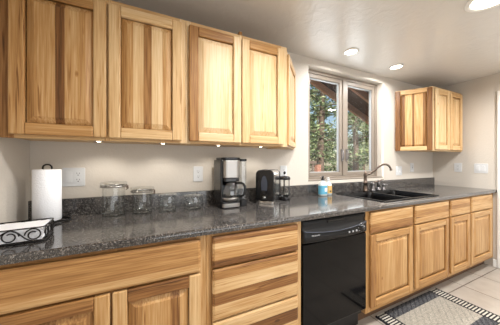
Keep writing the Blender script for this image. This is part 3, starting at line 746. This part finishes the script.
# ================================================================ glass canisters
def canister(x, y, r, h, label, lidded):
    t = thing('glass_canister', label, 'canister', (x, y, CT), 0, 'glass canisters on the counter')
    MB().lathe([(0, .004), (r * .90, .004), (r * .97, .010), (r, .02), (r, h - .02), (r * .97, h - .008), (r * .97, h)], n=40).build('jar', 'jar', t)
    MB().lathe([(0, 0), (r * .92, 0), (r * .98, .006), (r * .98, .010), (r * .90, .013), (0, .013)], n=40).build('jar_foot', 'jar', t)
    if lidded:
        MB().lathe([(r * 1.0, h - .004), (r * 1.16, h - .003), (r * 1.19, h + .004), (r * 1.14, h + .007), (r * 1.0, h + .006)], n=40, closed=True).build('wire_rim', 'steel', t)
        l = MB().lathe([(r * 1.14, h + .007), (r * 1.17, h + .018), (r * 1.14, h + .026), (r * .6, h + .030), (0, h + .030)], n=40).build('lid', 'jar', t)
        b = MB().tube([(r * 1.06, -.012, h + .008), (r * 1.22, -.012, h + .002), (r * 1.24, -.012, h - .016), (r * 1.06, -.012, h - .022)], .003, 6)
        b.tube([(r * 1.06, .012, h + .008), (r * 1.22, .012, h + .002), (r * 1.24, .012, h - .016), (r * 1.06, .012, h - .022)], .003, 6)
        b.box(r * 1.08, r * 1.22, -.012, .012, h - .012, h + .006)
        b.build('clamp', 'bronze', t)
    else:
        MB().lathe([(r * .97, h), (r * 1.03, h + .002), (r * 1.04, h + .008), (r * .98, h + .012), (r * .5, h + .014), (0, h + .014)], n=40).build('lid', 'jar', t)
    return t
canister(-.197, 1.575, .062, .178, 'tallest clear glass canister with clamped lid, leftmost of the canisters', True)
canister(-.037, 1.580, .060, .138, 'second tallest clear glass canister with clamped lid', True)
canister(.118, 1.575, .058, .098, 'short clear glass canister with flat glass lid', False)
canister(.290, 1.575, .068, .082, 'shortest wide glass canister, nearest the coffee maker', False)

# ================================================================ coffee maker
t = thing('coffee_maker', 'black and stainless drip coffee maker with glass carafe', 'coffee maker', (.455, 1.44, CT))
w = .155
MB().prism(rrect(0, w, 0, .18, .03), 0, .046).build('warmer_base', 'black', t, bevel=.004)
MB().prism(rrect(.004, w - .004, -.004, .10, .03), .006, .034).build('base_band', 'steel', t, bevel=.003)
MB().prism([(0, .014), (.012, .008), (.012, .10), (w, .10), (w, .18), (0, .18)], .046, .345).build('rear_column', 'black', t, bevel=.004)
MB().prism(rrect(.014, w - .004, .0, .11, .035), .215, .342).build('brew_housing', 'steel', t, bevel=.004)
MB().prism(rrect(.016, w - .006, .004, .11, .035), .188, .215, scale_top=1.0).build('filter_collar', 'black', t, bevel=.004)
MB().prism(rrect(.008, w - .0, -.004, .178, .035), .342, .362).build('lid', 'black', t, bevel=.006)
cf = MB().lathe([(0, .05), (.056, .05), (.067, .062), (.071, .095), (.068, .135), (.053, .168), (.047, .180)], (.078, .050, 0), 36).build('carafe', 'carafe', t)
MB().lathe([(.049, .160), (.052, .162), (.052, .178), (.046, .186), (0, .186)], (.082, .056, 0), 36).build('carafe_lid', 'black', cf)
MB().lathe([(.0570, .0505), (.0680, .0615), (.0715, .076), (.0705, .076)], (.078, .050, 0), 36).build('carafe_band', 'steel', cf)
MB().tube(smooth([(.118, .02, .174), (.150, .000, .178), (.172, -.008, .162), (.176, -.010, .120), (.166, -.004, .088), (.142, .012, .080)]), .009, 10).build('carafe_handle', 'black', cf)
MB().prism(rrect(w + .001, w + .062, .03, .18, .02), .0, .05).build('tank_base', 'black', t, bevel=.003)
MB().prism(rrect(w + .003, w + .060, .032, .178, .02), .05, .335).build('water_tank', 'tank', t, bevel=.003)
MB().prism(rrect(w + .001, w + .062, .03, .18, .02), .335, .352).build('tank_lid', 'black', t, bevel=.004)
# ================================================================ toaster
t = thing('toaster', 'black and chrome toaster with its lever end facing out, between coffee maker and press', 'toaster', (.866, 1.418, CT), R(-50))
# local: lever end spans x -W..0 at y = 0; long chrome side at x = 0 running +y
Wt, Lt, Ht = .150, .188, .266
def tp(x0, x1, r): # upright arch outline in x,z
    o = [(x0, .022), (x1, .022)]
    for k in range(9): a = R(90 * k / 8); o.append((x1 - r + r * math.cos(a), Ht - r + r * math.sin(a)))
    for k in range(9): a = R(90 + 90 * k / 8); o.append((x0 + r + r * math.cos(a), Ht - r + r * math.sin(a)))
    return o
MB().prism(tp(-Wt, 0, .038), .0, .026, axis='y').build('front_end', 'black', t, bevel=.006)
MB().prism(tp(-Wt, 0, .038), Lt - .026, Lt, axis='y').build('rear_end', 'black', t, bevel=.006)
MB().prism(tp(-Wt + .003, -.003, .036), .026, Lt - .026, axis='y').build('chrome_shell', 'chrome', t)
b = MB()
for s in (-.105, -.045): b.box(s - .012, s + .012, .045, Lt - .045, Ht - .004, Ht + .0012)
b.build('bread_slots', 'slot', t)
MB().prism(rrect(-Wt + .004, -.004, .004, Lt - .004, .015), 0, .022).build('chrome_base', 'chrome', t, bevel=.003)
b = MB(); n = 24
b.prism([(-Wt / 2 + .026 * math.cos(2 * PI * k / n), .150 + .072 * math.sin(2 * PI * k / n)) for k in range(n)], -.003, .002, axis='y'); b.build('lever_slot', 'reflect_grey', t)  # recess oval coloured with its bluish reflection
MB().prism(rrect(-Wt / 2 - .020, -Wt / 2 + .020, .085, .108, .009), -.026, -.002, axis='y').build('lever', 'black', t, bevel=.004)
o = MB().lathe([(0, .012), (.011, .012), (.014, 0)], n=20).build('browning_dial', 'chrome', t, loc=(-Wt / 2, -.0, .052)); o.rotation_euler = (R(90), 0, 0)
# ================================================================ french press
t = thing('french_press', 'glass french press with black lid beside the toaster', 'french press', (1.070, 1.566, CT), R(75))
MB().lathe([(0, .02), (.041, .02), (.041, .175), (.044, .182)], n=32).build('beaker', 'jar', t)
MB().lathe([(0, 0), (.046, 0), (.048, .006), (.047, .030), (.043, .034), (.0415, .034), (.0415, .020), (0, .020)], n=32).build('stand', 'black', t)
MB().lathe([(.046, .176), (.050, .178), (.050, .192), (.040, .204), (.010, .208), (0, .208)], n=32).build('lid', 'black', t)
b = MB().tube([(0, 0, .05), (0, 0, .228)], .003, 8); b.lathe([(0, .05), (.038, .05), (.038, .056), (0, .056)], n=28); b.build('plunger', 'steel', t)
MB().lathe([(0, .222), (.006, .222), (.011, .232), (.011, .240), (.006, .246), (0, .247)], n=18).build('plunger_knob', 'black', t)
b = MB().tube(smooth([(.040, -.012, .165), (.066, -.020, .168), (.074, -.022, .15), (.072, -.022, .07), (.064, -.018, .05), (.043, -.012, .046)]), .006, 8); b.build('handle', 'black', t)
b = MB()
for k in range(2):
    a = PI / 4 + k * PI; b.box(.0425 * math.cos(a) - .003, .0425 * math.cos(a) + .003, .0425 * math.sin(a) - .003, .0425 * math.sin(a) + .003, .03, .178)
b.build('frame_straps', 'black', t)

# ================================================================ soap bottles
t = thing('soap_bottle', 'blue labelled soap bottle with black pump beside the sink', 'soap bottle', (1.535, 1.595, CT))
def bott(w, d, h, neck): # squarish shoulder bottle
    m = MB(); rings = []
    for s, z in ((.86, 0), (1, .006), (1, h * .72), (.92, h * .84), (.55, h * .94), (.34, h), (.34, h + neck)):
        rings.append(m.add([(x, y, z) for x, y in rrect(-w / 2 * s, w / 2 * s, -d / 2 * s, d / 2 * s, min(w, d) * .42 * s, 5)]))
    for A, B in zip(rings, rings[1:]):
        k = len(A)
        for j in range(k): m.face([A[j], A[(j + 1) % k], B[(j + 1) % k], B[j]], sm=True)
    m.face(rings[0][::-1]); m.face(rings[-1]); return m
def band(w, d, z0, z1, full=True):
    m = MB(); P = rrect(-w / 2, w / 2, -d / 2, d / 2, min(w, d) * .42, 5); n = len(P)
    A = m.add([(x, y, z0) for x, y in P]); B = m.add([(x, y, z1) for x, y in P])
    for j in range(n): m.face([A[j], A[(j + 1) % n], B[(j + 1) % n], B[j]], sm=True)
    return m
bt = bott(.088, .06, .140, .012).build('bottle', 'bottle', t)
lb = band(.0895, .0615, .018, .100).build('front_label', 'bluelabel', t); lb['label'] = 'light blue wrap label'
o = MB().box(-.004, .026, -.0318, -.0305, .042, .078).build('label_panel', 'whitelabel', lb)
MB().lathe([(0, .150), (.016, .150), (.017, .156), (.017, .166), (.007, .170), (.006, .180), (0, .182)], n=20).build('pump_collar', 'black', t)
b = MB().tube(smooth([(.006, 0, .183), (-.012, -.006, .184), (-.034, -.014, .180), (-.036, -.015, .174)]), .005, 8); b.lathe([(0, .178), (.012, .178), (.013, .186), (.010, .191), (0, .192)], n=18); b.build('pump_head', 'black', t)
t = thing('soap_bottle', 'amber labelled soap bottle with white pump beside the blue one', 'soap bottle', (1.632, 1.618, CT))
bott(.066, .05, .128, .012).build('bottle', 'bottle', t)
lb = band(.0675, .0515, .018, .092).build('front_label', 'orangelabel', t); lb['label'] = 'amber wrap label'
MB().box(-.010, .012, -.0266, -.0255, .030, .045).build('label_panel', 'bronze', lb)
MB().lathe([(0, .138), (.014, .138), (.015, .152), (.006, .156), (.005, .164), (0, .165)], n=20).build('pump_collar', 'white', t)
b = MB().tube([(.004, 0, .168), (-.03, -.01, .168)], .0045, 8); b.lathe([(0, .162), (.011, .162), (.011, .172), (0, .174)], n=18); b.build('pump_head', 'white', t)

# ================================================================ rug
gx0, gx1, gy0, gy1 = 1.64, 2.540, .680, 1.130
b = MB(); nxr, nyr = 60, 43
def rt(u, v):
    """woven pattern from the rug's own grid: tick borders at the ends, dark corner blocks, pale field"""
    e_ = min(u, nxr - 1 - u)
    if e_ < 8:
        if e_ == 0 or e_ == 7: return .0
        return (.92 if 0 < e_ < 7 else .3) if v % 2 == 0 else .02
    if min(v, nyr - 1 - v) < 8: return .30 if (u * 5 + v * 3) % 4 else .12
    return .66 if (u * 7 + v * 3) % 5 else .58
vi = {}
for i in range(nxr + 1):
    for j in range(nyr + 1):
        vi[i, j] = b.add([(i / nxr * (gx1 - gx0), j / nyr * (gy1 - gy0), .010)])[0]
for i in range(nxr):
    for j in range(nyr): b.face([vi[i, j], vi[i + 1, j], vi[i + 1, j + 1], vi[i, j + 1]], rt(i, j))
edge = [(i, 0) for i in range(nxr)] + [(nxr, j) for j in range(nyr)] + [(i, nyr) for i in range(nxr, 0, -1)] + [(0, j) for j in range(nyr, 0, -1)]
low = {}
for k in edge: x, y, _ = b.v[vi[k]]; low[k] = b.add([(x, y, .0)])[0]
for k in range(len(edge)):
    p, q = edge[k], edge[(k + 1) % len(edge)]; b.face([vi[p], low[p], low[q], vi[q]], .05)
b.face([low[k] for k in edge][::-1], .1)
tag(b.build('woven_rug', 'rug', loc=(gx0, gy0, .0005)), 'black and beige woven rug with striped ends on the tile floor', 'rug')

# ================================================================ outdoors
b = MB().box(-12, 40, 1.86, 45, -1.2, -.6); struct(b.build('ground', 'ground'), 'dry earth outside the window')
# porch roof: boards on rafters sloping down to the right, over the window
t = thing('porch_roof', 'dark brown porch roof with lighter rafters seen through the window', 'roof', (1.6, 1.9, 2.9))
PR = {}
def roofz(x): return .565 - .40 * x
b = MB(); i = b.add([(-1.2, 0, roofz(-1.2)), (4.2, 0, roofz(4.2)), (4.2, 1.5, roofz(4.2)), (-1.2, 1.5, roofz(-1.2)), (-1.2, 0, roofz(-1.2) + .06), (4.2, 0, roofz(4.2) + .06), (4.2, 1.5, roofz(4.2) + .06), (-1.2, 1.5, roofz(-1.2) + .06)])
for q in ((0, 1, 2, 3), (4, 5, 6, 7), (0, 1, 5, 4), (1, 2, 6, 5), (2, 3, 7, 6), (3, 0, 4, 7)): b.face([i[k] for k in q])
b.build('roof_boards', 'roofwood', t)
for y in (.35, .9, 1.42):
    b = MB(); i = b.add([(x, yy, roofz(x) + dz) for dz in (-.14, -.001) for x, yy in ((-1.2, y), (4.2, y), (4.2, y + .05), (-1.2, y + .05))])
    for q in ((0, 3, 2, 1), (4, 5, 6, 7), (0, 1, 5, 4), (1, 2, 6, 5), (2, 3, 7, 6), (3, 0, 4, 7)): b.face([i[k] for k in q])
    b.build('rafter', 'rafter', t)
# trees
def tree(x, y, H, rad, z0, label, seed, n=2600, lean=0, leaf=.16):
    q = random.Random(seed)
    t = thing('pine_tree', label, 'tree', (x, y, z0), 0, 'trees outside the window')
    b = MB(); pts = [(lean * k / 8 + q.uniform(-.04, .04), q.uniform(-.04, .04), H * k / 8) for k in range(9)]
    b.tube(pts, .2, 10, rr=[.02 * H * (1 - .85 * k / 8) + .02 for k in range(9)])
    brs = []
    for k in range(30):
        z = H * q.uniform(.18, .95); a = q.uniform(0, 2 * PI); l = rad * (1.08 - .75 * z / H) * q.uniform(.6, 1.05)
        p0 = Vector((lean * z / H, 0, z)); p1 = p0 + Vector((math.cos(a) * l, math.sin(a) * l, q.uniform(-.1, .25) * l)); brs.append((p0, p1))
        b.tube([p0, p0.lerp(p1, .5) + Vector((0, 0, .06)), p1], .03, 5, rr=[.035, .022, .01])
    b.build('trunk', 'bark', t)
    f = MB()
    for k in range(n):
        p0, p1 = q.choice(brs); s = q.uniform(.25, 1.08); c = p0.lerp(p1, s) + Vector((q.gauss(0, .16), q.gauss(0, .16), q.gauss(.02, .12)))
        d1 = Vector((q.gauss(0, 1), q.gauss(0, 1), q.gauss(0, .5))).normalized(); d2 = d1.orthogonal().normalized(); d2 = (Matrix.Rotation(q.uniform(0, 6.28), 3, d1) @ d2)
        l = leaf * q.uniform(.6, 1.4); wd = l * q.uniform(.22, .45)
        i = f.add([c - d1 * l * .5, c + d2 * wd * .5, c + d1 * l * .5, c - d2 * wd * .5]); f.face(i, min(1, max(0, q.gauss(.42, .25))))
    f.build('foliage', 'foliage', t, normals=False)
tree(4.8, 5.15, 6.2, 1.15, -.65, 'nearest pine with thick trunk seen through the left window sash', 1, 4200, .2, .12)
tree(7.5, 6.0, 6.2, 1.4, -.65, 'pine seen through the right window sash', 2, 4800, 0, .14)
tree(8.1, 9.7, 5.0, 1.7, -.65, 'pine at the left edge of the window view', 3, 3600, 0, .18)
tree(12.6, 11.4, 7.0, 2.0, -.65, 'far pine between the two nearer pines', 5, 4200, 0, .24)
tree(11.1, 7.6, 6.2, 1.7, -.65, 'pine at the right edge of the window view', 6, 3800, 0, .2)
tree(15.7, 17.0, 7.6, 2.6, -.65, 'farthest pine, behind the left window sash', 8, 4000, 0, .32)
tree(17.3, 13.0, 7.6, 2.3, -.65, 'farthest pine, behind the right window sash', 9, 4000, 0, .3)
# rail fence
t = thing('picket_rail', 'weathered picket rail outside below the left window sash', 'fence', (2.1, 3.5, -.6))
b = MB(); b.box(0, 1.1, 0, .05, 1.80, 1.86); b.box(0, 1.1, 0, .05, .95, 1.0); b.build('rails', 'rail', t)
for k in range(10): MB().box(.05 + k * .105, .085 + k * .105, .01, .04, 1.0, 1.80).build('picket', 'rail', t)
MB().box(1.1, 1.2, -.02, .07, 0, 1.78).build('post', 'shed', t)
